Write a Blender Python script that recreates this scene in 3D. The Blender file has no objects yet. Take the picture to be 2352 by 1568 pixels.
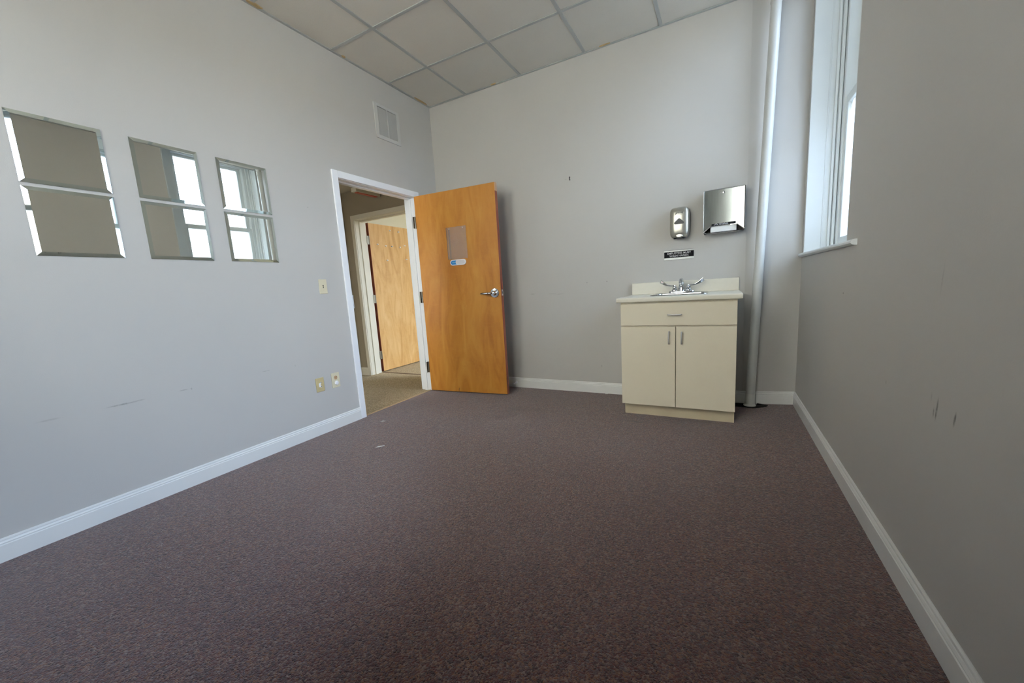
import bpy, bmesh, math, random
from mathutils import Vector, Matrix
random.seed(7)
scene = bpy.context.scene
COL = scene.collection

# ------------------------------------------------------------------ camera
cam_d = bpy.data.cameras.new('camera'); cam = bpy.data.objects.new('camera', cam_d); COL.objects.link(cam)
CAM, YAW, PITCH, ROLL = Vector((2.7325, -3.5770, 1.0399)), 0.5006, -0.1490, -0.0623
FPX, PPX, PPY = 892.62, 1167.99, 796.62                     # focal length and axis in pixels of 2352 x 1568
fwd = Vector((-math.sin(YAW)*math.cos(PITCH), math.cos(YAW)*math.cos(PITCH), math.sin(PITCH)))
r0 = Vector((math.cos(YAW), math.sin(YAW), 0)); u0 = r0.cross(fwd)
rgt = math.cos(ROLL)*r0 + math.sin(ROLL)*u0; upv = -math.sin(ROLL)*r0 + math.cos(ROLL)*u0
M = Matrix((rgt, upv, -fwd)).transposed().to_4x4(); M.translation = CAM
cam.matrix_world = M
cam_d.sensor_fit = 'HORIZONTAL'; cam_d.sensor_width = 36; cam_d.lens = FPX*36/2352
cam_d.shift_x = (1176-PPX)/2352; cam_d.shift_y = (PPY-784)/2352
cam_d.clip_start = 0.02
scene.camera = cam

# ------------------------------------------------------------------ world, daylight, exposure
world = bpy.data.worlds.new('overcast_sky'); scene.world = world; world.use_nodes = True
bg = world.node_tree.nodes['Background']
bg.inputs['Color'].default_value = (0.715, 0.85, 1.13, 1); bg.inputs['Strength'].default_value = 5.0

def portal(name, x, y0, y1, z0, z1):                        # sampling portal filling a window opening
    l = bpy.data.lights.new(name, 'AREA'); l.shape = 'RECTANGLE'; l.size = z1-z0; l.size_y = y1-y0
    l.cycles.is_portal = True
    o = bpy.data.objects.new(name, l); COL.objects.link(o)
    o.location = (x, (y0+y1)/2, (z0+z1)/2); o.rotation_euler = (0, math.radians(90), 0)
    return o
portal('window_portal', 3.2704+0.36, -1.10, 0.03, 1.10, 3.12)
portal('window_portal', 3.2704+0.36, -3.68, -2.55, 1.10, 3.12)
portal('window_portal', 3.2704+0.36, 0.55, 3.45, 0.65, 3.0)

vs = scene.view_settings
scene.display_settings.display_device = 'sRGB'
vs.view_transform = 'Standard'; vs.look = 'None'; vs.exposure = 2.68; vs.gamma = 1.0; vs.use_curve_mapping = False
cy = scene.cycles
cy.use_denoising = True
cy.max_bounces = 6; cy.diffuse_bounces = 4; cy.glossy_bounces = 4; cy.transparent_max_bounces = 8
cy.use_adaptive_sampling = True; cy.adaptive_threshold = 0.015
cy.sample_clamp_indirect = 8.0; cy.caustics_reflective = False; cy.caustics_refractive = False

# ------------------------------------------------------------------ dimensions fitted to the photograph
H, W, XB, YB = 2.973, 3.2704, 2.908, 0.0754
YF = -4.35                                                   # wall behind the camera
T, TX, SY = 0.6096, 0.4720, 0.5999                           # ceiling grid
WIN = (-1.10, 0.03, 1.165, 3.06)                             # window opening y0 y1 z0 z1
WINF = (0.75, 1.92)                                           # centres of two windows in the wall behind the camera
WINB = (-3.68, -2.55, 1.165, 3.06)                           # its twin beside the camera, seen in the mirror bevels

# ------------------------------------------------------------------ materials
def lin(c):
    if isinstance(c, str):
        c = [int(c[i:i+2], 16)/255 for i in (0, 2, 4)]
    return tuple((v/12.92 if v <= .04045 else ((v+.055)/1.055)**2.4) for v in c) + (1,)
MATS = {}
class NT:
    def __init__(s, name):
        s.m = bpy.data.materials.new(name); s.m.use_nodes = True
        s.n = s.m.node_tree.nodes; s.l = s.m.node_tree.links; s.n.clear()
        s.out = s.n.new('ShaderNodeOutputMaterial')
        s.co = s.n.new('ShaderNodeTexCoord').outputs['Object']
    def add(s, t, **kw):
        nd = s.n.new('ShaderNode'+t)
        for k, v in kw.items(): setattr(nd, k, v)
        return nd
    def put(s, sock, v):
        if isinstance(v, bpy.types.NodeSocket): s.l.new(v, sock)
        else: sock.default_value = v
    def math(s, op, a, b=0.0, clamp=False):
        nd = s.add('Math', operation=op, use_clamp=clamp); s.put(nd.inputs[0], a); s.put(nd.inputs[1], b); return nd.outputs[0]
    def mapping(s, scale=(1,1,1), loc=(0,0,0), rot=(0,0,0)):
        nd = s.add('Mapping'); s.l.new(s.co, nd.inputs['Vector'])
        nd.inputs['Scale'].default_value = scale; nd.inputs['Location'].default_value = loc; nd.inputs['Rotation'].default_value = rot
        return nd.outputs[0]
    def noise(s, scale, detail=2, rough=.5, vec=None, dist=0):
        nd = s.add('TexNoise'); nd.inputs['Scale'].default_value = scale; nd.inputs['Detail'].default_value = detail
        nd.inputs['Roughness'].default_value = rough; nd.inputs['Distortion'].default_value = dist
        s.l.new(vec or s.co, nd.inputs['Vector']); return nd.outputs['Fac']
    def ramp(s, fac, stops, interp='LINEAR'):
        nd = s.add('ValToRGB'); cr = nd.color_ramp; cr.interpolation = interp
        while len(cr.elements) < len(stops): cr.elements.new(.5)
        for e, (p, c) in zip(cr.elements, stops): e.position = p; e.color = lin(c) if isinstance(c, str) else (c, c, c, 1)
        s.put(nd.inputs[0], fac); return nd.outputs[0]
    def mix(s, fac, a, b, mode='MIX'):
        nd = s.add('Mix', data_type='RGBA', blend_type=mode); s.put(nd.inputs[0], fac); s.put(nd.inputs[6], a); s.put(nd.inputs[7], b)
        return nd.outputs[2]
    def bump(s, h, strength, dist=.001):
        nd = s.add('Bump'); nd.inputs['Strength'].default_value = strength; nd.inputs['Distance'].default_value = dist
        s.put(nd.inputs['Height'], h); return nd.outputs[0]
    def bsdf(s, color, rough=.5, metal=0., normal=None, spec=None, coat=0, **kw):
        b = s.add('BsdfPrincipled'); s.put(b.inputs['Base Color'], color); s.put(b.inputs['Roughness'], rough); s.put(b.inputs['Metallic'], metal)
        if normal is not None: s.l.new(normal, b.inputs['Normal'])
        if spec is not None: b.inputs['Specular IOR Level'].default_value = spec
        if coat: b.inputs['Coat Weight'].default_value = coat; b.inputs['Coat Roughness'].default_value = .32
        for k, v in kw.items(): s.put(b.inputs[k], v)
        s.l.new(b.outputs[0], s.out.inputs['Surface']); return b

def simple(name, color, rough=.5, metal=0., var=.06, scale=6., bump=0., bscale=300., spec=None, coat=0):
    t = NT(name); c = lin(color)
    f = t.noise(scale, 1)
    dark = tuple(v*(1-var) for v in c[:3])+(1,); lite = tuple(min(1, v*(1+var)) for v in c[:3])+(1,)
    col = t.mix(f, dark, lite)
    nrm = t.bump(t.noise(bscale, 2), bump) if bump else None
    t.bsdf(col, rough, metal, nrm, spec, coat); MATS[name] = t.m; return t.m

def spot_mask(t, axes, marks):
    """soft elongated smudges: (a, b, half length, half width, angle, strength) in metres on a plane"""
    sep = t.add('SeparateXYZ'); t.l.new(t.co, sep.inputs[0])
    A, B = sep.outputs[axes[0]], sep.outputs[axes[1]]
    brk = t.noise(55, 2, .65)
    tot = None
    for a, b, la, lb, ang, st in marks:
        da = t.math('SUBTRACT', A, a); db = t.math('SUBTRACT', B, b)
        c, s_ = math.cos(ang), math.sin(ang)
        p = t.math('DIVIDE', t.math('ADD', t.math('MULTIPLY', da, c), t.math('MULTIPLY', db, s_)), la)
        q = t.math('DIVIDE', t.math('SUBTRACT', t.math('MULTIPLY', db, c), t.math('MULTIPLY', da, s_)), lb)
        r = t.math('ADD', t.math('MULTIPLY', p, p), t.math('MULTIPLY', q, q))
        m = t.math('POWER', t.math('SUBTRACT', 1.0, r, True), 1.6)
        m = t.math('MULTIPLY', t.math('MULTIPLY', m, st), t.math('ADD', t.math('MULTIPLY', brk, 1.4), -.15))
        tot = m if tot is None else t.math('MAXIMUM', tot, m)
    return t.math('MINIMUM', tot, 1.0)

def wall_mat(name, color, axes=None, marks=()):
    t = NT(name); c = lin(color)
    col = t.mix(t.noise(1.3, 2), tuple(v*.975 for v in c[:3])+(1,), tuple(v*1.025 for v in c[:3])+(1,))
    if marks:
        col = t.mix(spot_mask(t, axes, marks), col, lin('4b463f'))
    t.bsdf(col, .52, 0, t.bump(t.noise(190, 1), .10, .002), .35); MATS[name] = t.m; return t.m

WALLC = 'c4c1bc'
M_WALL_L = wall_mat('paint_left_wall', WALLC, (1, 2), [
    (-2.81, .567, .085, .006, 0, .75), (-2.75, .569, .04, .005, .0, .5), (-2.545, .573, .03, .004, 0, .6), (-2.507, .571, .006, .008, 0, .9),
    (-2.07, .583, .035, .004, 0, .5), (-3.07, .568, .05, .006, 0, .35), (-1.585, 1.735, .006, .005, 0, .8), (-1.86, .578, .006, .012, 0, .35)])
M_WALL_B = wall_mat('paint_back_wall', WALLC, (0, 2), [
    (1.648, 1.049, .008, .006, 0, .9), (1.834, 1.049, .007, .007, 0, .8), (1.09, .970, .03, .004, -.02, .7), (1.30, .962, .06, .004, -.03, .45),
    (1.38, .957, .06, .004, .05, .4), (1.766, .263, .006, .014, .3, .7), (1.48, 1.993, .012, .004, 0, .4)])
M_WALL_R = wall_mat('paint_right_wall', WALLC, (1, 2), [
    (-2.106, .635, .007, .042, .1, 1.3), (-2.090, .620, .006, .022, 0, .7), (-2.201, .636, .007, .026, .15, 1.3), (-1.099, .916, .014, .006, 0, .9),
    (-2.064, .993, .006, .06, .1, .3), (-1.73, .62, .006, .01, 0, .6), (-2.07, .66, .005, .02, 0, .3)])
M_WALL = wall_mat('paint_plain_wall', WALLC)
M_HALL = wall_mat('paint_hall_wall', 'a3947b')
M_CREAM = wall_mat('paint_cream_wall', 'e6dcc0')
M_TRIM = simple('trim_white', 'f1f3f6', .35, var=.02, scale=4, bump=.01, bscale=60)
M_TRIM_HALL = simple('trim_cream', 'ddd3bd', .38, var=.03, scale=4, bump=.01, bscale=60)
M_BASE = simple('baseboard_white', 'e9e9e6', .38, var=.04, scale=5, bump=.01, bscale=60)
M_WINW = simple('window_paint', 'e3e8e8', .36, var=.03, scale=7, bump=.05, bscale=45)
M_TEE = simple('grid_metal_white', 'b2b4b1', .45, var=.03)
M_PIPE = simple('painted_pipe', 'cfd0cd', .42, var=.04, scale=9, bump=.02, bscale=50)
M_PIPEB = simple('bare_white_pipe', 'dcdcd6', .4, var=.04, scale=9)
M_LAM = simple('almond_laminate', 'e3d9c3', .42, var=.02, scale=5)
M_LAMTOP = simple('almond_countertop', 'e2dccc', .33, var=.03, scale=40)
M_KICK = simple('toe_kick_laminate', 'd6c8aa', .5, var=.08, scale=9)
M_CHROME = simple('chrome', 'd6d8da', .09, 1., var=.03, scale=20)
M_NICKEL = simple('satin_nickel', 'd3d4d4', .36, 1., var=.05, scale=30)
M_HINGE = simple('dull_hinge_metal', '8f887a', .42, 1., var=.1, scale=40)
M_STEEL = simple('sink_steel', 'b8b9b8', .25, 1., var=.05, scale=30)
M_DARK = simple('dark_plastic', '2a2a2b', .4, var=.1, scale=30)
M_BLACK = simple('black_rubber', '121212', .6, var=.2, scale=20)
M_IVORY = simple('ivory_plate', 'dcd3b6', .4, var=.03, scale=30)
M_ALMOND = simple('almond_plate', 'cbb98a', .4, var=.05, scale=30)
M_RECEPT = simple('receptacle_brown', 'cfa982', .45, var=.05, scale=40)
M_WHITE = simple('white_plastic', 'efeff2', .35, var=.02, scale=20)
M_GREYP = simple('grey_plastic', '6b6b6f', .4, var=.06, scale=20)
M_PAPER = simple('white_paper', 'eeeeea', .8, var=.03, scale=40)
M_SIGN = simple('sign_black', '1b1b1c', .6, var=.1, scale=20, spec=.12)
M_LETTER = simple('sign_letter', 'c9c9cb', .45, var=.03, scale=20)
M_BLUE = simple('slider_blue', '1f86cf', .4, var=.05, scale=30)
M_BLUEL = simple('slider_print', '9fd0dc', .5, var=.05, scale=30)
M_RED = simple('red_mark', 'b8453a', .5, var=.05, scale=30)
M_REDLENS = simple('red_lens', 'd0604a', .35, var=.05, scale=30)
M_BLUEM = simple('blue_mark', '33508e', .5, var=.05, scale=30)
M_VENT = simple('register_paint', 'c9c8c4', .4, var=.03, scale=20)
M_STRIP = simple('seam_strip', 'c3a47c', .5, var=.1, scale=30)
M_STRIP2 = simple('wood_threshold', '7e6248', .5, var=.15, scale=30)
M_GROUND = simple('outdoor_ground', 'b0aaa0', .9, var=.15, scale=.5)
M_FACADE = simple('tan_brick_facade', 'b3a48f', .9, var=.12, scale=3)
M_RENDER = simple('cream_render', 'ebd7ba', .9, var=.06, scale=1)
M_DARKGL = simple('dark_window_glass', '3a4046', .15, var=.1, scale=2)

def carpet(name, stops, stain=None, marks=(), sheen=.48):
    t = NT(name)
    v = t.add('TexVoronoi'); v.inputs['Scale'].default_value = 165; v.inputs['Randomness'].default_value = 1
    wob = t.add('TexNoise'); wob.inputs['Scale'].default_value = 90; t.l.new(t.co, wob.inputs['Vector'])
    mx = t.mix(.012, t.co, wob.outputs['Color'], 'ADD'); t.l.new(mx, v.inputs['Vector'])
    sep = t.add('SeparateColor'); t.l.new(v.outputs['Color'], sep.inputs[0])
    col = t.ramp(sep.outputs[0], stops)
    fine = t.noise(520, 2, .6)
    col = t.mix(t.math('MULTIPLY', fine, .34), col, lin(stops[0][1]))
    big = t.noise(1.1, 2, .6)
    col = t.mix(t.ramp(big, [(.35, 0.), (.75, .30)]), col, lin(stops[len(stops)//2][1]))
    if marks:
        col = t.mix(spot_mask(t, (0, 1), marks), col, lin(stain))
    h = t.math('ADD', t.math('MULTIPLY', v.outputs['Distance'], -1.0), t.math('MULTIPLY', fine, .8))
    t.bsdf(col, .95, 0, t.bump(h, .9, .004), .08, **{'Sheen Weight': sheen, 'Sheen Roughness': .5})
    MATS[name] = t.m; return t.m
M_CARPET = carpet('plum_carpet', [(0, '351c1d'), (.2, '5f3a3c'), (.42, '7d463d'), (.60, '6c5b62'), (.8, '94603f'), (1, '9f8a80')], '2b1d1a', [
    (.10, -2.20, .13, .05, 1.3, .75), (2.90, -1.48, .16, .012, 0.05, .7), (3.03, -1.47, .10, .02, 0, .5), (1.086, -2.521, .007, .006, 0, 1.2), (1.296, -2.712, .010, .008, 0, 1.1),
    (.051, -2.638, .008, .006, 0, 1.2), (.306, -2.713, .006, .006, 0, 1), (.505, -2.605, .006, .005, 0, 1), (1.243, -2.755, .008, .007, 0, .9),
    (2.0, -1.67, .16, .05, .2, .3), (1.31, -.67, .28, .08, .1, .45), (2.2, -.70, .14, .03, 0, .6), (2.6, -.56, .3, .03, 0, .6)])
M_CARPET2 = carpet('beige_carpet', [(0, '8d7a5a'), (.3, 'b59e76'), (.55, 'c9b088'), (.8, 'd8c19a'), (1, 'e4d2b0')], sheen=.1)

def wood(name, dark, mid, light, coat=.25):
    t = NT(name)
    n1 = t.noise(1.5, 4, .55, t.mapping((5.0, 5.0, 1.1)), 1.6)
    n2 = t.noise(1.2, 3, .6, t.mapping((60, 60, 1.4)), .5)
    n3 = t.noise(1.2, 4, .6, t.mapping((2.2, 2.2, 1.6)), 1.0)
    n4 = t.noise(1.0, 2, .5, t.mapping((6, 6, 14)), 2.5)      # cross figure
    col = t.ramp(n1, [(.28, dark), (.5, mid), (.74, light)])
    col = t.mix(t.ramp(n2, [(.5, 0.), (.9, .16)]), col, lin(dark))
    col = t.mix(t.ramp(n3, [(.52, 0.), (.8, .45)]), col, lin(dark))
    col = t.mix(t.ramp(n4, [(.5, 0.), (.85, .25)]), col, lin(light))
    t.bsdf(col, .46, 0, t.bump(n2, .04, .001), .35, coat); MATS[name] = t.m; return t.m
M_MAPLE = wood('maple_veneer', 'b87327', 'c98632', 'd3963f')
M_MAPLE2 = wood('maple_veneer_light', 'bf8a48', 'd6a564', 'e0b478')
M_EDGE = wood('red_edge_band', '6b2a18', '93482f', 'a85a40')

t = NT('ceiling_tile'); c = lin('d8d3c9')                    # fissured mineral tile with small stains at the wall edges
col = t.mix(t.noise(3, 3), tuple(v*.96 for v in c[:3])+(1,), tuple(v*1.04 for v in c[:3])+(1,))
hole = t.ramp(t.noise(140, 3, .6), [(.28, 1.), (.36, 0.)])
col = t.mix(t.math('MULTIPLY', hole, .25), col, lin('77746c'))
t.bsdf(col, .85, 0, t.bump(t.noise(160, 3, .6), .25, .002), .1); M_TILE = t.m
M_STAIN = simple('water_stain', 'c0a67c', .9, var=.15, scale=30)

t = NT('mirror_silver')
t.bsdf(t.mix(t.noise(3, 2), (.90, .91, .84, 1), (.93, .94, .88, 1)), .004, 1.0); M_MIRROR = t.m
t = NT('mirror_edge_glass'); t.bsdf(t.mix(t.noise(9, 2), (.72, .80, .77, 1), (.78, .86, .83, 1)), .02, 1.0); M_MIREDGE = t.m

def pane_mat(name, milky, bumpy, tint=(.93, .96, .95, 1)):                            # thin window glass
    t = NT(name)
    tr = t.add('BsdfTransparent'); tr.inputs[0].default_value = tint
    gl = t.add('BsdfGlossy'); gl.inputs['Roughness'].default_value = .02
    if bumpy:
        t.l.new(t.bump(t.noise(90, 2), .5, .003), gl.inputs['Normal'])
    fr = t.add('Fresnel'); fr.inputs[0].default_value = 1.5
    mx = t.add('MixShader'); t.l.new(fr.outputs[0], mx.inputs[0]); t.l.new(tr.outputs[0], mx.inputs[1]); t.l.new(gl.outputs[0], mx.inputs[2])
    last = mx
    if milky:
        ts = t.add('BsdfTranslucent'); ts.inputs[0].default_value = (.9, .95, .97, 1)
        m2 = t.add('MixShader'); t.put(m2.inputs[0], t.math('MULTIPLY', t.noise(60, 2), milky)); t.l.new(mx.outputs[0], m2.inputs[1]); t.l.new(ts.outputs[0], m2.inputs[2]); last = m2
    t.l.new(last.outputs[0], t.out.inputs['Surface']); return t.m
M_GLASS = pane_mat('clear_glass', 0, False)
M_GLASST = pane_mat('dimming_glass', .12, False, (.64, .67, .67, 1))  # upper pane: grey tint put in to dim the daylight from this window
M_GLASSP = pane_mat('privacy_glass', .5, True, (.58, .62, .63, 1))  # bumpy lower pane, its tint also lowered to dim the daylight

t = NT('clear_acrylic')                                      # sign holder sheet
tr = t.add('BsdfTransparent'); tr.inputs[0].default_value = (.99, .985, .98, 1)
gl = t.add('BsdfGlossy'); gl.inputs['Roughness'].default_value = .12
df = t.add('BsdfDiffuse'); t.put(df.inputs[0], t.mix(t.noise(4, 2), lin('e6d0c0'), lin('efdccd')))
fr = t.add('Fresnel'); fr.inputs[0].default_value = 1.49
m1 = t.add('MixShader'); m1.inputs[0].default_value = .16; t.l.new(tr.outputs[0], m1.inputs[1]); t.l.new(df.outputs[0], m1.inputs[2])
m2 = t.add('MixShader'); t.l.new(fr.outputs[0], m2.inputs[0]); t.l.new(m1.outputs[0], m2.inputs[1]); t.l.new(gl.outputs[0], m2.inputs[2])
t.l.new(m2.outputs[0], t.out.inputs['Surface']); M_ACRYL = t.m

t = NT('brushed_stainless')
v = t.mapping((420, 420, 6)); n = t.noise(1, 3, .6, v)
t.bsdf(t.mix(n, lin('9ba09e'), lin('b4b9b8')), t.math('ADD', t.math('MULTIPLY', n, .10), .16), 1., t.bump(n, .04, .0005)); M_BRUSH = t.m
t = NT('silver_cover'); n = t.noise(700, 2)
t.bsdf(t.mix(n, lin('a9a69b'), lin('c3c0b4')), .3, .75); M_SILVER = t.m

# ------------------------------------------------------------------ mesh helpers
class B:
    def __init__(s): s.bm = bmesh.new()
    def box(s, x0, x1, y0, y1, z0, z1, bev=0., seg=2):
        x0, x1 = min(x0, x1), max(x0, x1); y0, y1 = min(y0, y1), max(y0, y1); z0, z1 = min(z0, z1), max(z0, z1)
        vs_ = [s.bm.verts.new(p) for p in ((x0,y0,z0),(x1,y0,z0),(x1,y1,z0),(x0,y1,z0),(x0,y0,z1),(x1,y0,z1),(x1,y1,z1),(x0,y1,z1))]
        fs = [s.bm.faces.new([vs_[i] for i in q]) for q in ((3,2,1,0),(4,5,6,7),(0,1,5,4),(1,2,6,5),(2,3,7,6),(3,0,4,7))]
        if bev:
            es = list({e for f in fs for e in f.edges})
            bmesh.ops.bevel(s.bm, geom=es, offset=bev, segments=seg, profile=.5, affect='EDGES')
        return s
    def prism(s, pts, axis, a, b):                           # closed outline extruded along an axis
        def P(p, h):
            p = list(p); p.insert(axis, h); return p
        lo = [s.bm.verts.new(P(p, a)) for p in pts]; hi = [s.bm.verts.new(P(p, b)) for p in pts]
        n = len(pts)
        f0 = s.bm.faces.new(lo); f1 = s.bm.faces.new(hi[::-1])
        for i in range(n): s.bm.faces.new((lo[i], hi[i], hi[(i+1) % n], lo[(i+1) % n]))
        return s
    def loft(s, rings, cap=True, close=True):
        R = [[s.bm.verts.new(p) for p in r] for r in rings]; n = len(R[0])
        for a, b in zip(R, R[1:]):
            for i in range(n if close else n-1): s.bm.faces.new((a[i], a[(i+1) % n], b[(i+1) % n], b[i]))
        if cap and close: s.bm.faces.new(R[0][::-1]); s.bm.faces.new(R[-1])
        return s
    def lathe(s, prof, c, axis=2, n=28):                     # profile (radius, height)
        rings = []
        for r, h in prof:
            ring = []
            for i in range(n):
                a = 2*math.pi*i/n; p = [r*math.cos(a), r*math.sin(a)]; p.insert(axis, h)
                ring.append((c[0]+p[0], c[1]+p[1], c[2]+p[2]))
            rings.append(ring)
        return s.loft(rings)
    def tube(s, path, rad, n=14, flat=1.0):
        path = [Vector(p) for p in path]; rads = rad if isinstance(rad, (list, tuple)) else [rad]*len(path)
        rings = []; ref = None
        for i, p in enumerate(path):
            d = (path[min(i+1, len(path)-1)]-path[max(i-1, 0)]).normalized()
            if ref is None:
                ref = Vector((0,0,1)) if abs(d.z) < .9 else Vector((0,1,0))
            u = (ref-d*ref.dot(d)).normalized(); w = d.cross(u); ref = u
            rings.append([p+u*math.cos(2*math.pi*k/n)*rads[i]*flat+w*math.sin(2*math.pi*k/n)*rads[i] for k in range(n)])
        return s.loft(rings)

def obj(name, b, mat, parent=None, smooth=False, local=False, kind=None):
    bm = b.bm if isinstance(b, B) else b
    bmesh.ops.recalc_face_normals(bm, faces=bm.faces[:])
    if parent is not None and not local:
        off = parent.get('_o')
        o_ = Vector(off) if off else Vector((0,0,0))
        bmesh.ops.translate(bm, verts=bm.verts[:], vec=-o_)
    me = bpy.data.meshes.new(name); bm.to_mesh(me); bm.free()
    me.materials.append(mat)
    if smooth:
        for p in me.polygons: p.use_smooth = True
        try: me.set_sharp_from_angle(angle=math.radians(38))
        except Exception: pass
    o = bpy.data.objects.new(name, me); COL.objects.link(o)
    if parent is not None:
        o.parent = parent
        if parent.get('_o'): o['_o'] = parent['_o']
    if kind: o['kind'] = kind
    return o
def tag(o, label=None, cat=None, group=None, kind=None):
    if label: o['label'] = label
    if cat: o['category'] = cat
    if group: o['group'] = group
    if kind: o['kind'] = kind
    return o
def thing(name, loc, label, cat, group=None, kind=None, rotz=0):
    o = bpy.data.objects.new(name, None); COL.objects.link(o); o.empty_display_size = .05
    o.location = loc; o.rotation_euler = (0, 0, rotz); o['_o'] = tuple(loc)
    return tag(o, label, cat, group, kind)
def inst(src, name, parent, loc):                            # copy sharing mesh data
    c = src.copy(); c.name = name; COL.objects.link(c); c.parent = parent; c.location = loc; return c
def glyphs(body, size, ex=.0004, shear=0., spacing=1., align='CENTER', bold=0.):
    cu = bpy.data.curves.new('lettering', 'FONT'); cu.body = body; cu.size = size; cu.extrude = ex; cu.shear = shear
    cu.space_character = spacing; cu.align_x = align; cu.align_y = 'CENTER'; cu.resolution_u = 3; cu.offset = bold
    o = bpy.data.objects.new('lettering', cu); COL.objects.link(o)
    dg = bpy.context.evaluated_depsgraph_get(); dg.update()
    me = bpy.data.meshes.new_from_object(o.evaluated_get(dg)); bm = bmesh.new(); bm.from_mesh(me)
    bpy.data.objects.remove(o); bpy.data.curves.remove(cu); bpy.data.meshes.remove(me)
    return bm
def place(bm, origin, u, v, n):                              # glyph plane -> world plane
    Mx = Matrix((u, v, n)).transposed().to_4x4(); Mx.translation = Vector(origin)
    bm.transform(Mx); return bm

# ================================================================== SETTING
# floor
o = obj('floor', B().prism([(-.02, YF), (W+.02, YF), (W+.02, YB+.02), (XB, .02), (-.02, .02)], 2, -.04, 0), M_CARPET)
tag(o, 'plum brown flecked carpet floor of the empty room', 'floor', kind='structure')
o = obj('floor_hall', B().box(-1.80, -.02, -2.9, 3.75, -.04, 0).box(-.02, W, .22, 3.75, -.04, 0), M_CARPET2)
tag(o, 'beige carpet floor of the hall beyond the doorway', 'floor', kind='structure')
o = obj('ground', B().box(W+.6, W+60, -60, 40, -1.3, -1.2).box(-.2, W+.6, -60, YF-.6, -1.3, -1.2).box(-40, -.2, -60, -3.2, -1.3, -1.2), M_GROUND); tag(o, 'grey ground outside the window', 'ground', kind='structure')

# the building across the yard that closes the view below the sky
nb = thing('neighbour_building', (W+9.2, -1.6, -1.2), 'tan brick building across the yard, seen only as glare in the window', 'building', kind='structure')
obj('facade', B().box(W+9, W+9.4, -26, 23, -1.2, 3.7), M_FACADE, nb)
obj('cornice', B().box(W+8.8, W+9.5, -26, 23, 3.7, 3.95, .03), M_FACADE, nb)
f0 = None
for k in range(16):
    loc = (0, -24+k*3-(-1.6), 0)
    if f0 is None: f0 = obj('facade_window', B().box(-.24, -.19, -.5, .5, 1.9, 3.7).box(-.26, -.19, -.6, .6, 1.8, 1.9), M_DARKGL, nb, local=True); f0.location = loc
    else: inst(f0, 'facade_window', nb, loc)
nf = thing('added_bounce_facade', (1.6, YF-5.2, -1.2), 'unseen cream facade added behind the viewer to bounce warm light in', 'building', kind='structure')  # added out of view: blocks the sky and reflects warm light into the rear windows
obj('facade', B().box(-14, W+4, YF-5.6, YF-5.2, -1.2, 6.5), M_RENDER, nf)
obj('cornice', B().box(-14, W+4, YF-5.65, YF-5.0, 6.5, 6.8, .03), M_RENDER, nf)
# walls
b = B(); x0, x1 = -.125, 0
OY0, OY1, OZ = -1.283, -.375, 2.010                           # door opening in the left wall
b.box(x0, x1, YF, OY0-.019, 0, 3.15); b.box(x0, x1, OY1+.019, .20, 0, 3.15); b.box(x0, x1, OY0-.019, OY1+.019, OZ+.013, 3.15)
wl = tag(obj('wall_left', b, M_WALL_L), 'long grey wall with the six mirror tiles and the open doorway', 'wall', kind='structure')
wb = tag(obj('wall_back', B().prism([(0, 0), (XB, 0), (W+.3, YB+.3*(YB/(W-XB))), (W+.3, .20), (0, .20)], 2, 0, 3.15), M_WALL_B), 'grey end wall behind the open door and the sink cabinet', 'wall', kind='structure')
b = B(); x0, x1 = W, W+.34
b.box(x0, x1, YF, WINB[0], 0, 3.3); b.box(x0, x1, WINB[1], WIN[0], 0, 3.3); b.box(x0, x1, WIN[1], .20, 0, 3.3)
for q in (WIN, WINB): b.box(x0, x1, q[0], q[1], 0, q[2]-.029); b.box(x0, x1, q[0], q[1], q[3], 3.3)
wr = tag(obj('wall_right', b, M_WALL_R), 'shaded grey wall below and beside the tall window', 'wall', kind='structure')
b = B(); q0 = -.125
for xm_ in WINF:
    b.box(q0, xm_-.565, YF-.34, YF, 0, 3.3); b.box(xm_-.565, xm_+.565, YF-.34, YF, 0, WINB[2]-.029); b.box(xm_-.565, xm_+.565, YF-.34, YF, WINB[3], 3.3); q0 = xm_+.565
b.box(q0, W+.34, YF-.34, YF, 0, 3.3)
tag(obj('wall_front', b, M_WALL), 'grey wall behind the viewer', 'wall', kind='structure')

# anchor holes left in the back wall
t_ = tag(obj('wall_anchor', B().lathe([(.0055, 0), (.0055, .004), (.003, .004)], (1.518, 0, 2.004), 1, 12).lathe([(.0055, 0), (.0055, .004), (.003, .004)], (1.518, 0, 1.982), 1, 12).box(1.514, 1.522, -.003, 0, 1.985, 2.0), M_DARK),
         'small dark wall anchor left high on the end wall', 'wall anchor')
t_.location.y = -.004

# ceiling: plenum plate, every tile and every tee a piece of its own
xs = [0.] + [TX+T*i for i in range(5)] + [W]
ys = [0.] + [-(SY+T*j) for j in range(7)]
ys = [y for y in ys if y > YF+.05] + [YF]
cl = tag(obj('ceiling', B().box(-.125, W, YF-.1, .20, H+.05, H+.08), M_TEE), 'suspended ceiling of white tiles in a metal grid', 'ceiling', kind='structure')
tw = .012
tile_cache = {}
for i in range(len(xs)-1):
    for j in range(len(ys)-1):
        sx, sy = xs[i+1]-xs[i], ys[j]-ys[j+1]
        key = (round(sx, 3), round(sy, 3)); cx_, cy_ = (xs[i]+xs[i+1])/2, (ys[j]+ys[j+1])/2
        if key not in tile_cache:
            tile_cache[key] = o = obj('ceiling_tile', B().box(-sx/2+.003, sx/2-.003, -sy/2+.003, sy/2-.003, H+.0065, H+.022, .002, 1), M_TILE, cl)
            o.location = (cx_, cy_, 0)
        else:
            o = inst(tile_cache[key], 'ceiling_tile', cl, (cx_, cy_, random.uniform(-.0008, .0008)))
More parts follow.
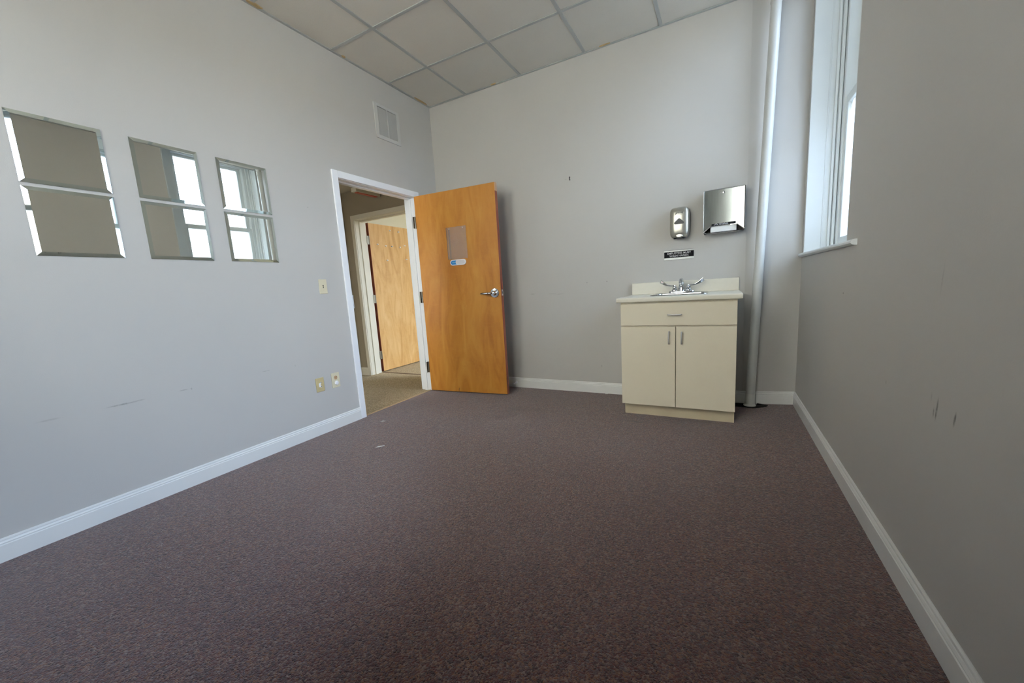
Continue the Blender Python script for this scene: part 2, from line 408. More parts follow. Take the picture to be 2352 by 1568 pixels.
for x in xs[1:-1]:
    obj('grid_tee', B().box(x-tw, x+tw, YF, 0, H, H+.006).box(x-.004, x+.004, YF, 0, H+.006, H+.03), M_TEE, cl)
for y in ys[1:-1]:
    for i in range(len(xs)-1):
        obj('grid_cross_tee', B().box(xs[i]+(tw if i else 0), xs[i+1]-(tw if i < len(xs)-2 else 0), y-tw, y+tw, H+.0008, H+.0062), M_TEE, cl)
for q in ((0, .02, YF, 0), (W-.02, W, YF, 0), (.02, W-.02, -.02, 0), (.02, W-.02, YF, YF+.02)):
    obj('wall_angle', B().box(q[0], q[1], q[2], q[3], H-.001, H+.005), M_TEE, cl)
for (x, y, a, c_) in ((.026, -.16, .012, .10), (.022, -1.10, .010, .022), (.024, -1.80, .016, .06), (.80, -.024, .03, .009), (1.86, -.024, .05, .006)):
    pts = [(x+a*math.cos(k*.524)*random.uniform(.7, 1.1), y+c_*math.sin(k*.524)*random.uniform(.7, 1.1)) for k in range(12)]
    pts = [(max(.002, px), min(-.002, py)) for px, py in pts]
    obj('water_stain', B().prism(pts, 2, H-.0016, H+.0063), M_STAIN, cl)

# baseboards with a beaded top
BBH = .1025
PROF = [(0, 0), (.0135, 0), (.0135, .074), (.0105, .0765), (.0105, .0795), (.0125, .083), (.0095, .088), (.0065, .0895), (.0065, .092), (.0085, .095), (.0075, .0995), (.003, BBH), (0, BBH)]
def baseboard(name, path, label, mat=M_BASE, prof=PROF, parent=None):
    """path in plan, room on the left-hand side; mitred at the corners"""
    P = [Vector(p) for p in path]; rings = []
    for i, p in enumerate(P):
        d0 = (P[i]-P[i-1]).normalized() if i else None; d1 = (P[i+1]-P[i]).normalized() if i < len(P)-1 else None
        n0 = Vector((-d0.y, d0.x)) if d0 else None; n1 = Vector((-d1.y, d1.x)) if d1 else None
        if n0 and n1:
            m = (n0+n1).normalized(); m = m/ max(.3, m.dot(n0))
        else: m = n0 or n1
        rings.append([(p.x+m.x*q, p.y+m.y*q, z) for q, z in prof])
    o = obj(name, B().loft(rings), mat, parent)
    if label: tag(o, label, 'baseboard', kind='structure')
    return o
baseboard('baseboard_left', [(0, -1.338), (0, YF)], 'white baseboard along the wall under the mirrors')
baseboard('baseboard_back', [(2.0855, 0), (.0, 0), (0, -.317)], 'white baseboard along the end wall behind the open door')
baseboard('baseboard_corner', [(W, YB), (XB, 0), (2.8420, 0)], 'short white baseboard in the corner behind the pipe')
baseboard('baseboard_right', [(W, YF), (W, YB)], 'white baseboard along the wall under the window')

# ---------------- doorway trim
def frame(name, label, plane, side, o0, o1, top, d0, d1, mat, cw=.055):
    """door frame: plane 'x' = wall normal is x (opening runs in y). o0<o1 clear opening, d0 room face, d1 far face"""
    r = thing(name, (0, 0, 0), label, 'door frame', kind='structure')
    def bx(u0, u1, w0, w1, z0, z1, bev=.002):
        return B().box(w0, w1, u0, u1, z0, z1, bev) if plane == 'x' else B().box(u0, u1, w0, w1, z0, z1, bev)
    jt = .018
    obj('jamb', bx(o0-jt, o0, d1, d0, 0, top), mat, r); obj('jamb', bx(o1, o1+jt, d1, d0, 0, top), mat, r)
    obj('head_jamb', bx(o0-jt, o1+jt, d1, d0, top, top+jt), mat, r)
    for f, s in ((d0, side), (d1, -side)):
        obj('casing', bx(o0-cw-.004, o0-.004, f, f+s*.015, 0, top+.004+cw, .003), mat, r)
        obj('casing', bx(o1+.004, o1+.004+cw, f, f+s*.015, 0, top+.004+cw, .003), mat, r)
        obj('head_casing', bx(o0-.004, o1+.004, f, f+s*.015, top+.004, top+.004+cw, .003), mat, r)
    return r, bx
fr1, bx = frame('trim_1', 'white painted door frame of the open doorway', 'x', 1, OY0, OY1, OZ-.006, 0, -.125, M_TRIM)
s0, s1 = -.083, -.048                                        # stops
obj('stop', bx(OY0, OY0+.012, s0, s1, 0, OZ-.006), M_TRIM, fr1); obj('stop', bx(OY1-.012, OY1, s0, s1, 0, OZ-.006), M_TRIM, fr1)
obj('stop', bx(OY0+.012, OY1-.012, s0, s1, OZ-.018, OZ-.006), M_TRIM, fr1)
obj('strike_plate', B().box(-.042, .0165, OY0-.001, OY0+.0015, .955, 1.065, .0005, 1), M_TRIM, fr1)

# ---------------- hall and the room beyond
HX, HY = -1.545, .04
HO0, HO1, HOZ = -1.357, -.445, 2.018
b = B(); b.box(-1.80, HO0-.019, HY, .20, 0, 3.1); b.box(HO1+.019, -.1255, HY, .20, 0, 3.1); b.box(HO0-.019, HO1+.019, HY, .20, HOZ+.013, 3.1)
tag(obj('wall_hall_end', b, M_HALL), 'brown grey hall wall around the second doorway', 'wall', kind='structure')
tag(obj('wall_hall_side', B().box(-1.80, HX, -2.9, HY, 0, 2.6), M_HALL), 'brown grey side wall of the hall', 'wall', kind='structure')
tag(obj('wall_hall_front', B().box(HX, -1.15, -3.0, -2.9, 0, 2.6).box(-.55, -.125, -3.0, -2.9, 0, 2.6).box(-1.15, -.55, -3.0, -2.9, 0, .5).box(-1.15, -.55, -3.0, -2.9, 2.0, 2.6), M_HALL), 'brown grey wall at the near end of the hall', 'wall', kind='structure')
tag(obj('ceiling_hall', B().box(HX, -.125, -2.9, HY, 2.37, 2.40), M_TRIM_HALL), 'low cream ceiling of the hall', 'ceiling', kind='structure')
baseboard('baseboard_hall', [(HO0-.062, HY), (HX, HY), (HX, -2.9)], 'cream baseboard round the corner of the hall', M_TRIM_HALL)
fr2, bx2 = frame('trim_2', 'cream painted door frame at the end of the hall', 'y', -1, HO0, HO1, HOZ-.006, HY, .20, M_TRIM_HALL)
obj('stop', bx2(HO0, HO0+.014, .10, .145, 0, HOZ-.006), M_TRIM_HALL, fr2); obj('stop', bx2(HO1-.014, HO1, .10, .145, 0, HOZ-.006), M_TRIM_HALL, fr2)
obj('stop', bx2(HO0+.014, HO1-.014, .10, .145, HOZ-.02, HOZ-.006), M_TRIM_HALL, fr2)
b = B().box(-1.85, -1.75, .20, 3.75, 0, 3.1)
tag(obj('wall_far_left', b, M_CREAM), 'cream wall of the bright room beyond the hall', 'wall', kind='structure')
tag(obj('wall_far_back', B().box(-1.85, W+.3, 3.75, 3.85, 0, 3.1), M_CREAM), 'cream end wall of the room beyond the hall', 'wall', kind='structure')
b = B(); b.box(W, W+.3, .20, .55, 0, 3.1); b.box(W, W+.3, 3.45, 3.75, 0, 3.1); b.box(W, W+.3, .55, 3.45, 0, .65); b.box(W, W+.3, .55, 3.45, 3.0, 3.1)
tag(obj('wall_far_right', b, M_CREAM), 'cream window wall of the room beyond the hall', 'wall', kind='structure')
tag(obj('wall_far_front', B().box(-.125, W, .201, .22, 0, 3.1), M_CREAM), 'cream partition between the two rooms', 'wall', kind='structure')
tag(obj('ceiling_far', B().box(-1.85, W+.3, .20, 3.85, 3.1, 3.15), M_TRIM), 'white ceiling of the room beyond the hall', 'ceiling', kind='structure')
w2 = thing('window_2', (W+.2, 1.85, .85), 'daylight window of the room beyond the hall', 'window', kind='structure')
for q in ((.55, .60, .65, 3.0), (3.40, 3.45, .65, 3.0), (.60, 3.40, .65, .70), (.60, 3.40, 2.95, 3.0), (.60, 3.40, 1.80, 1.85)):
    obj('sash_bar', B().box(W+.18, W+.22, *q), M_WINW, w2)
obj('pane', B().box(W+.198, W+.202, .60, 3.40, .70, 1.80), M_GLASS, w2); obj('pane', B().box(W+.198, W+.202, .60, 3.40, 1.85, 2.95), M_GLASS, w2)

w6 = thing('window_6', (-.825, -2.95, .5), 'unseen window added at the near end of the hall to brighten it', 'window', kind='structure')  # made-up opening, unseen; lets extra daylight into the dim hall
for q in ((-1.15, -1.10, .5, 2.0), (-.60, -.55, .5, 2.0), (-1.10, -.60, .5, .56), (-1.10, -.60, 1.94, 2.0)):
    obj('sash_bar', B().box(q[0], q[1], -2.97, -2.93, q[2], q[3]), M_WINW, w6)
obj('pane', B().box(-1.10, -.60, -2.952, -2.948, .56, 1.94), M_GLASS, w6)
tag(obj('trim_3', B().prism([(-.034, 0), (-.030, .004), (-.018, .005), (-.010, 0)], 1, OY0, OY1), M_STRIP), 'thin tan seam strip between plum and beige carpet', 'trim', kind='structure')
tag(obj('trim_4', B().prism([(.215, 0), (.222, .006), (.238, .007), (.248, 0)], 0, HO0+.01, HO1), M_STRIP2), 'brown wooden threshold under the far door', 'trim', kind='structure')

# hall fixture
hf = thing('ceiling_fixture', (-.89, -.17, 2.37), 'slim white fixture with a reddish lens hanging in the hall', 'light fixture')
obj('body', B().box(-.93, -.85, -.34, .02, 2.215, 2.262, .006), M_TRIM_HALL, hf)
obj('lens', B().box(-.905, -.862, -.315, -.01, 2.208, 2.216, .002, 1), M_REDLENS, hf)
obj('stem', B().box(-.915, -.865, -.345, -.28, 2.262, 2.37, .003), M_TRIM_HALL, hf)

# ---------------- open door of this room
DW, DT, DZ0, DZ1 = .900, .044, .012, 2.006
dang = .0832
d1 = thing('door_1', (.02, -.4062, 0), 'open flush maple door with a chrome lever', 'door', kind='structure', rotz=dang)
obj('slab', B().box(.002, DW-.004, 0, DT, DZ0, DZ1, .0015, 1), M_MAPLE, d1, local=True)
e = obj('edge_band', B().box(DW-.004, DW, .0008, DT-.0008, DZ0, DZ1-.075), M_EDGE, d1, local=True)
obj('edge_cap', B().box(DW-.004, DW+.0002, .0008, DT-.0008, DZ1-.075, DZ1), simple('pale_end_grain', 'd9b08c', .5, var=.1, scale=60), d1, local=True)
lv = obj('lever_handle', B().lathe([(.0, -.001), (.045, -.001), (.045, -.005), (.041, -.009), (.024, -.011), (.020, -.016), (.019, -.040), (.016, -.046), (.0, -.046)], (.831, 0, 1.006), 1, 32)
     .tube([(.831, -.040, 1.006), (.812, -.052, 1.006), (.790, -.056, 1.006), (.712, -.056, 1.005), (.705, -.056, 1.005)], [.010, .0105, .0115, .0105, .006], 14, 1.0), M_CHROME, d1, True, True)
obj('lock_cylinder', B().lathe([(.0, -.0455), (.0085, -.0455), (.0085, -.051), (.005, -.052), (0, -.052)], (.831, 0, 1.006), 1, 20), M_CHROME, lv, True, True)
obj('back_lever', B().lathe([(.0, DT+.001), (.045, DT+.001), (.043, DT+.009), (.020, DT+.012), (.019, DT+.045), (0, DT+.046)], (.831, 0, 1.006), 1, 28)
     .tube([(.831, DT+.04, 1.006), (.80, DT+.054, 1.006), (.71, DT+.056, 1.006)], [.010, .011, .009], 12), M_CHROME, d1, True, True)
lt = obj('latch_plate', B().box(DW-.001, DW+.001, .009, .035, .977, 1.035), M_NICKEL, d1, local=True)
obj('latch_bolt', B().prism([(DW, .013), (DW+.012, .020), (DW+.012, .031), (DW, .031)], 2, .994, 1.018), M_CHROME, lt, local=True)
for z in (1.755, 1.005, .265):
    h = obj('hinge', B().box(-.018, .001, .010, .013, z-.057, z+.057).box(-.0185, -.0165, -.02, .012, z-.057, z+.057), M_HINGE, d1, local=True)
    obj('knuckle', B().lathe([(0, -.057), (.006, -.057), (.006, .057), (0, .057)], (-.008, .0, z), 2, 14), M_HINGE, h, True, True)
obj('scratch', B().tube([(.345, -.0004, .016), (.348, -.0006, .035), (.355, -.0004, .052)], [.0016, .0022, .001], 6), M_DARK, d1, local=True)

def door_world(s, n, z):                                     # point on the open door's face
    c_, s_ = math.cos(dang), math.sin(dang); return Vector((.02+s*c_-n*s_, -.4062+s*s_+n*c_, z))
sh = thing('sign_holder', door_world(.46, 0, 1.36), 'clear acrylic sign holder screwed to the open maple door', 'sign holder', rotz=dang)
obj('sheet', B().box(-.110, .110, -.0055, -.003, -.003, .302, .0008, 1), M_ACRYL, sh, local=True)
obj('spacer', B().box(-.088, -.074, -.0028, -.0004, -.001, .285, .0004, 1), M_ACRYL, sh, local=True)
obj('edge_bead', B().box(-.1105, -.1075, -.0066, -.0007, -.003, .302, .0006, 1), M_ACRYL, sh, local=True)
for x in (-.075, .075):
    obj('screw', B().lathe([(0, -.0078), (.004, -.0072), (.005, -.0055), (0, -.0055)], (x, 0, .287), 1, 16), M_NICKEL, sh, True, True)
sl = thing('status_slider', door_world(.459, 0, 1.324), 'white pill-shaped sliding door sign with a blue end', 'door sign', rotz=dang)
def pill(hw, r, y0, y1, n=14, x=0):
    pts = [(x+hw-r+r*math.cos(a), r*math.sin(a)) for a in [-math.pi/2+math.pi*k/n for k in range(n+1)]] + [(x-hw+r+r*math.cos(a), r*math.sin(a)) for a in [math.pi/2+math.pi*k/n for k in range(n+1)]]
    return [(px, pz) for px, pz in pts], y0, y1
pts, a, c_ = pill(.088, .0275, -.012, -.0005); obj('housing', B().prism(pts, 1, a, c_), M_WHITE, sl, local=True)
pts, a, c_ = pill(.078, .019, -.0128, -.012); obj('window', B().prism(pts, 1, a, c_), M_BLUE, sl, local=True)
pts, a, c_ = pill(.052, .0195, -.0146, -.0125, x=.0265); obj('slide', B().prism(pts, 1, a, c_), simple('slide_grey', 'd9d7da', .4), sl, local=True)
obj('print', B().box(-.064, -.032, -.0131, -.0127, -.0045, .0015).box(-.064, -.036, -.0131, -.0127, .004, .0055), M_BLUEL, sl, local=True)

# ---------------- far door, open into the bright room
d2 = thing('door_2', (-1.357, .246, 0), 'flush maple door standing open in the bright far room', 'door', kind='structure')
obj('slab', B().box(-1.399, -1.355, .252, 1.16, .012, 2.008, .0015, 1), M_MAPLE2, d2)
obj('edge_band', B().box(-1.3985, -1.3555, .2485, .2522, .012, 2.008), M_EDGE, d2)
for z in (1.785, 1.010, .242):
    h = obj('hinge', B().box(-1.3995, -1.354, .2462, .2486, z-.055, z+.055).box(-1.3595, -1.3566, .205, .244, z-.055, z+.055), M_HINGE, d2)
    obj('knuckle', B().lathe([(0, -.055), (.0065, -.055), (.0065, .055), (0, .055)], (-1.356, .2455, z), 2, 14), M_HINGE, h, True)
obj('lever_handle', B().lathe([(0, 0), (.033, 0), (.031, .008), (.012, .010), (.011, .045), (0, .046)], (-1.355, 1.09, 1.0), 0, 24).tube([(-1.313, 1.09, 1.0), (-1.305, 1.07, 1.0), (-1.303, .965, 1.0)], [.010, .011, .009], 12), M_HINGE, d2, True)
pin0 = None
PINL = ['left pin of the top pair', 'right pin of the top pair', 'pin nearest the hinges in the middle row', 'second pin from the hinges in the middle row', 'middle pin of the middle row', 'fourth pin from the hinges in the middle row', 'last pin of the middle row beside the jamb', 'left pin of the bottom pair', 'right pin of the bottom pair']
for k, (y, z) in enumerate( ((.626, 1.942), (.795, 1.939), (.374, 1.74), (.522, 1.727), (.638, 1.727), (.798, 1.725), (.894, 1.753), (.523, 1.532), (.907, 1.556))):
    if pin0 is None:
        pin0 = o = obj('push_pin', B().lathe([(0, 0), (.007, 0), (.009, .004), (.005, .008), (.005, .014), (.008, .018), (0, .020)], (0, 0, 0), 0, 14), M_WHITE, None, True)
    else:
        o = pin0.copy(); COL.objects.link(o)
    o.location = (-1.355, y, z); tag(o, 'tiny white '+PINL[k].replace('pin', 'push pin', 1)+' on the far door', 'push pin', 'push pins on the far door')

# ---------------- windows
def build_window(name, win, label, far_end, upper, lower):
    wy0, wy1, wz0, wz1 = win
    w1 = thing(name, (W, (wy0+wy1)/2, wz0), label, 'window', kind='structure')
    obj('reveal', B().box(W+.001, W+.30, wy1-.012, wy1-.0005, wz0, wz1, .002), M_WINW, w1)
    obj('reveal', B().box(W+.001, W+.30, wy0+.0005, wy0+.012, wz0, wz1, .002), M_WINW, w1)
    obj('head_reveal', B().box(W+.001, W+.30, wy0+.012, wy1-.012, wz1-.012, wz1-.0005), M_WINW, w1)
    # stool: flat board with a rounded nosing that stops just past the opening
    nose = [(W-.008, wz0), (W-.018, wz0-.003), (W-.024, wz0-.010), (W-.024, wz0-.018), (W-.018, wz0-.025), (W-.008, wz0-.028)]
    obj('stool', B().prism(([(W+.34, wz0)]+nose+[(W, wz0-.028), (W+.34, wz0-.028)])[::-1], 1, wy0+.0005, wy1-.0005), M_WINW, w1, True)
    npts = [(W-.0005, wz0)]+nose+[(W-.0005, wz0-.028)]
    obj('stool_horn', B().prism(npts[::-1], 1, wy0-.17, wy0), M_WINW, w1, True)
    obj('stool_horn', B().prism(npts[::-1], 1, wy1, far_end), M_WINW, w1, True)
    gy0, gy1 = wy0+.215, wy1-.145                              # daylight opening of the sashes
    for s, ya, yb_ in ((1, gy1+.045, wy1-.012), (-1, wy0+.012, gy0-.045)):
        obj('jamb', B().box(W+.165, W+.30, ya, yb_, wz0, wz1-.012, .003), M_WINW, w1)
        e = yb_ if s > 0 else ya
        for xx, d in ((.128, .022), (.146, .050)):
            obj('stop_bead', B().box(W+xx, W+xx+.0165, e-s*d, e, wz0, wz1-.012, .005, 3), M_WINW, w1)
        obj('panel_mould', B().box(W+.095, W+.103, e-s*.004, e, wz0, wz1-.012, .002), M_WINW, w1)
    obj('head_jamb', B().box(W+.165, W+.30, gy0-.045, gy1+.045, wz1-.05, wz1-.012, .003), M_WINW, w1)
    zm = 2.115
    def sash(xa, xb, za, zb, bot, top, glass):
        y0, y1 = gy0-.045, gy1+.045
        sh_ = obj('sash', B().box(xa, xb, y0, gy0, za, zb, .004).box(xa, xb, gy1, y1, za, zb, .004).box(xa, xb, gy0, gy1, za, za+bot, .004).box(xa, xb, gy0, gy1, zb-top, zb, .004), M_WINW, w1)
        obj('pane', B().box((xa+xb)/2-.002, (xa+xb)/2+.002, gy0-.005, gy1+.005, za+bot-.005, zb-top+.005), glass, sh_)
        return sh_
    ls = sash(W+.175, W+.213, wz0+.001, zm+.03, .08, .055, lower)
    sash(W+.220, W+.258, zm-.025, wz1-.05, .055, .03, upper)
    ym_ = (gy0+gy1)/2
    obj('sash_lock', B().box(W+.178, W+.21, ym_-.03, ym_+.03, zm+.03, zm+.042, .003).tube([(W+.19, ym_-.01, zm+.045), (W+.19, ym_+.03, zm+.05), (W+.19, ym_+.06, zm+.05)], [.008, .007, .005], 10), M_WINW, ls, True)
    return w1
build_window('window_1', WIN, 'tall white sash window in a deep painted reveal', YB-.001, M_GLASST, M_GLASSP)
build_window('window_3', WINB, 'matching sash window beside the viewer, out of the frame', WINB[1]+.02, M_GLASS, M_GLASS)
for k, xm_ in enumerate(WINF):
    w_ = build_window('window_%d' % (4+k), WINB, ('left' if k == 0 else 'right')+' one of two sash windows behind the viewer', WINB[1]+.02, M_GLASS, M_GLASS)
    w_.location = (xm_, YF, WINB[2]); w_.rotation_euler = (0, 0, -math.pi/2)

# ================================================================== THINGS ON THE LEFT WALL
mt0 = None
LAB = {(0, 1): 'square mirror at the photo edge, upper of its pair', (0, 0): 'square mirror at the photo edge, lower of its pair',
       (1, 1): 'square mirror half filled by the window reflection, upper of the middle pair', (1, 0): 'square mirror half filled by the window reflection, lower of the middle pair',
       (2, 1): 'square mirror closest to the light switch, upper of its pair', (2, 0): 'square mirror closest to the light switch, lower of its pair'}
bmf = None
for ci, yc in enumerate((-2.836, -2.425, -2.021)):
    for ri, zc in enumerate((1.4725, 1.7935)):
        t_ = thing('mirror_tile', (0, yc, zc), LAB[(ci, ri)], 'mirror', 'bevelled mirror tiles on the wall')
        h, w_ = .1525, .1525-.0175
        if bmf is None:
            b = B(); R_ = [[(.0005, -h, -h), (.0005, h, -h), (.0005, h, h), (.0005, -h, h)], [(.0030, -h, -h), (.0030, h, -h), (.0030, h, h), (.0030, -h, h)], [(.0058, -w_, -w_), (.0058, w_, -w_), (.0058, w_, w_), (.0058, -w_, w_)]]
            b.loft(R_, cap=False); be = obj('bevel', b, M_MIREDGE, t_, local=True)
            fa = obj('face', B().box(.0005, .0059, -w_, w_, -w_, w_), M_MIRROR, t_, local=True); bmf = (be, fa)
        else:
            inst(bmf[0], 'bevel', t_, (0, 0, 0)); inst(bmf[1], 'face', t_, (0, 0, 0))
        t_.rotation_euler = (0, random.uniform(-.003, .003), random.uniform(-.0025, .0025))

# return air register
vg = thing('air_register', (0, -.652, 2.456), 'white louvred air register high on the wall above the doorway', 'vent')
y0, y1, z0, z1 = -.806, -.498, 2.456, 2.752; sy0, sy1, sz0, sz1 = -.770, -.534, 2.487, 2.729; ym = -.652
obj('frame', B().box(.0005, .009, y0, sy0, z0, z1).box(.0005, .009, sy1, y1, z0, z1).box(.0005, .009, sy0, sy1, z0, sz0).box(.0005, .009, sy0, sy1, sz1, z1).box(.0005, .009, ym-.006, ym+.006, sz0, sz1), M_VENT, vg)
obj('backing', B().box(.0004, .0012, sy0, sy1, sz0, sz1), simple('register_shadow', '77756f', .6), vg)
first = None
for side, (a, c_) in enumerate(((sy0, ym-.006), (ym+.006, sy1))):
    L = (c_-a)
    for k in range(26):
        z = sz0+.001+k*(sz1-sz0-.006)/26
        if first is None:
            first = obj('slat', B().prism([(.0015, .0006), (.0022, 0), (.0088, .0066), (.0080, .0072)], 1, -L/2+.0005, L/2-.0005), M_VENT, vg, local=True)
            s_ = first
        else: s_ = inst(first, 'slat', vg, (0, 0, 0))
        s_.location = (0, (a+c_)/2+.652, z-2.456)
for y, z in ((-.770, 2.741), (-.534, 2.741), (-.770, 2.470), (-.534, 2.470)):
    obj('screw', B().lathe([(0, .0085), (.004, .0088), (.003, .0102), (0, .0105)], (0, y, z), 0, 12), M_NICKEL, vg, True)

# plates
def plate(name, yc, zc, w_, h, mat, label, cat):
    t_ = thing(name, (0, yc, zc), label, cat)
    obj('cover_plate', B().box(.0005, .006, -w_/2, w_/2, -h/2, h/2, .002, 2), mat, t_, local=True)
    return t_
sw = plate('light_switch', -1.546, 1.144, .068, .112, M_IVORY, 'ivory key switch plate beside the doorway', 'light switch')
for z in (.030, -.030): obj('screw', B().lathe([(0, .005), (.003, .005), (.003, .0068), (0, .0072)], (0, 0, z), 0, 12), M_IVORY, sw, True, True)
obj('key_slot', B().box(.0055, .0072, -.004, .004, -.011, .011, .001, 1), simple('slot_olive', '8b8462', .5), sw, local=True)
for z, r in ((.009, .0042), (-.008, .0038)): obj('key_hole', B().lathe([(0, .006), (r, .006), (r, .0080), (0, .0080)], (0, -.001, z), 0, 14), M_DARK, sw, True, True)
ph = plate('phone_jack', -1.6845, .389, .070, .109, M_ALMOND, 'yellowed almond phone jack plate low on the wall', 'phone jack')
for z in (.040, -.042): obj('screw', B().lathe([(0, .005), (.0025, .005), (.0025, .0066), (0, .007)], (0, 0, z), 0, 12), M_ALMOND, ph, True, True)
obj('jack', B().box(.005, .0095, -.013, .002, -.016, .014, .0015), M_WHITE, ph, local=True)
obj('jack_tab', B().box(.005, .0085, .0, .011, .010, .021, .0015).box(.005, .0085, .0, .011, -.022, -.010, .0015), M_WHITE, ph, local=True)
for z in (.0165, -.0155): obj('jack_hole', B().box(.0083, .0090, .002, .009, z-.003, z+.003), M_DARK, ph, local=True)
ou = plate('outlet', -1.5425, .393, .074, .121, M_IVORY, 'ivory duplex outlet with a round white safety cap', 'outlet')
obj('receptacle', B().lathe([(0, .005), (.0165, .005), (.0165, .0075), (.0155, .008), (0, .008)], (0, 0, .021), 0, 28), M_RECEPT, ou, True, True)
for y, z in ((-.0065, .025), (.0065, .025)): obj('slot', B().box(.0078, .0086, y-.0016, y+.0016, z-.0045, z+.0045), M_DARK, ou, local=True)
obj('slot', B().lathe([(0, .0078), (.0026, .0078), (.0026, .0086), (0, .0086)], (0, 0, .0125), 0, 14), M_DARK, ou, True, True)
obj('safety_cap', B().lathe([(0, .005), (.0155, .005), (.0170, .008), (.0170, .013), (.0150, .0165), (0, .0175)], (0, .001, -.022), 0, 28), M_WHITE, ou, True, True)

# ================================================================== SINK CABINET
CX0, CX1, CF = 2.0853, 2.8416, -.618
cab = thing('sink_cabinet', ((CX0+CX1)/2, -.3, 0), 'almond laminate sink base cabinet with two doors', 'cabinet')
TH = .016; zt = .8815; zb = .1085
obj('body', B().box(CX0, CX0+TH, CF+.018, -.015, zb, zt).box(CX1-TH, CX1, CF+.018, -.015, zb, zt).box(CX0+TH, CX1-TH, CF+.018, -.015, zb, zb+TH)
    .box(CX0+TH, CX1-TH, -.021, -.015, zb+TH, zt).box(CX0+TH, CX1-TH, CF+.020, CF+.038, .690, .722).box(CX0+TH, CX1-TH, CF+.020, CF+.038, .862, zt)
    .box(2.450, 2.483, CF+.020, CF+.038, zb+TH, .690), M_LAM, cab)
obj('toe_kick', B().box(CX0+.001, CX1-.001, -.513, -.500, 0, zb).box(CX0+.001, CX0+.015, -.5, -.015, 0, zb).box(CX1-.015, CX1-.001, -.5, -.015, 0, zb), M_KICK, cab)
df_ = obj('drawer_front', B().box(CX0+.001, CX1-.001, CF, CF+.017, .7110, .8700, .0015, 2), M_LAM, cab)
dl = obj('door', B().box(CX0+.001, 2.4635, CF, CF+.017, .1105, .7010, .0015, 2), M_LAM, cab)
dr = obj('door', B().box(2.4685, CX1-.001, CF, CF+.017, .1105, .7010, .0015, 2), M_LAM, cab)
def pull(p0, p1, parent):
    p0, p1 = Vector(p0), Vector(p1); d = (p1-p0).normalized(); n = Vector((0, -1, 0)); dep = .026
    path = [p0+n*.0]
    for k in range(7):
        a = math.pi/2*k/6; path.append(p0+n*(dep-.010)+n*.010*math.sin(a)+d*(.010-.010*math.cos(a)))
    for k in range(7):
        a = math.pi/2*(1-k/6); path.append(p1+n*(dep-.010)+n*.010*math.sin(a)-d*(.010-.010*math.cos(a)))
    path.append(p1)
    return obj('handle', B().tube(path, .0043, 12), M_NICKEL, parent, True)
pull((2.4165, CF, .787), (2.5025, CF, .787), df_)
pull((2.4220, CF, .581), (2.4220, CF, .665), dl)
pull((2.5050, CF, .581), (2.5050, CF, .663), dr)

# countertop with an opening for the sink
ct = thing('countertop', (2.464, -.3, .883), 'almond laminate countertop with a short backsplash', 'countertop')
KX0, KX1, KZ, KT, KD = 2.0585, 2.8695, .9166, .0338, .6361
SX0, SX1, SY0, SY1 = 2.288, 2.642, -.452, -.105               # cutout
b = B(); zl = KZ-KT
b.box(KX0, SX0, -KD+.03, -.003, zl, KZ); b.box(SX1, KX1, -KD+.03, -.003, zl, KZ); b.box(SX0, SX1, -KD+.03, SY0, zl, KZ); b.box(SX0, SX1, SY1, -.003, zl, KZ)
b.prism([(-KD+.03, zl), (-KD+.006, zl), (-KD+.001, zl+.003), (-KD, zl+.010), (-KD, KZ-.010), (-KD+.002, KZ-.004), (-KD+.008, KZ), (-KD+.03, KZ)], 0, KX0, KX1)
obj('slab', b, M_LAMTOP, ct)
obj('backsplash', B().box(KX0, KX1, -.0215, -.003, KZ+.0003, KZ+.0989, .003, 3), M_LAMTOP, ct)

# drop-in sink
sk = thing('sink', (2.465, -.28, KZ), 'small stainless drop-in sink set in the countertop', 'sink')
def rrect(x0, x1, y0, y1, r, z, n=6):
    pts = []
    for cx_, cy_, a0 in ((x1-r, y1-r, 0), (x0+r, y1-r, 90), (x0+r, y0+r, 180), (x1-r, y0+r, 270)):
        for k in range(n+1):
            a = math.radians(a0+90*k/n); pts.append((cx_+r*math.cos(a), cy_+r*math.sin(a), z))
    return pts
X0, X1, Y0, Y1 = 2.270, 2.660, -.470, -.068
obj('rim', B().loft([rrect(X0, X1, Y0, Y1, .035, KZ+.0004), rrect(X0+.002, X1-.002, Y0+.002, Y1-.002, .034, KZ+.0045), rrect(X0+.010, X1-.010, Y0+.010, Y1-.010, .03, KZ+.0062),
    rrect(X0+.022, X1-.022, Y0+.022, Y1-.085, .03, KZ+.0050), rrect(X0+.026, X1-.026, Y0+.026, Y1-.090, .03, KZ+.0015)], cap=False), M_STEEL, sk, True)
obj('basin', B().loft([rrect(X0+.026, X1-.026, Y0+.026, Y1-.090, .03, KZ+.0015), rrect(X0+.030, X1-.030, Y0+.030, Y1-.094, .04, KZ-.03), rrect(X0+.045, X1-.045, Y0+.045, Y1-.11, .05, KZ-.13), rrect(X0+.08, X1-.08, Y0+.08, Y1-.145, .05, KZ-.15), rrect(2.44, 2.49, -.32, -.27, .02, KZ-.152)], cap=False), M_STEEL, sk, True)
obj('drain', B().lathe([(0, -.153), (.045, -.153), (.045, -.1505), (.030, -.150), (.022, -.158), (0, -.158)], (2.465, -.295, KZ), 2, 28), M_CHROME, sk, True)

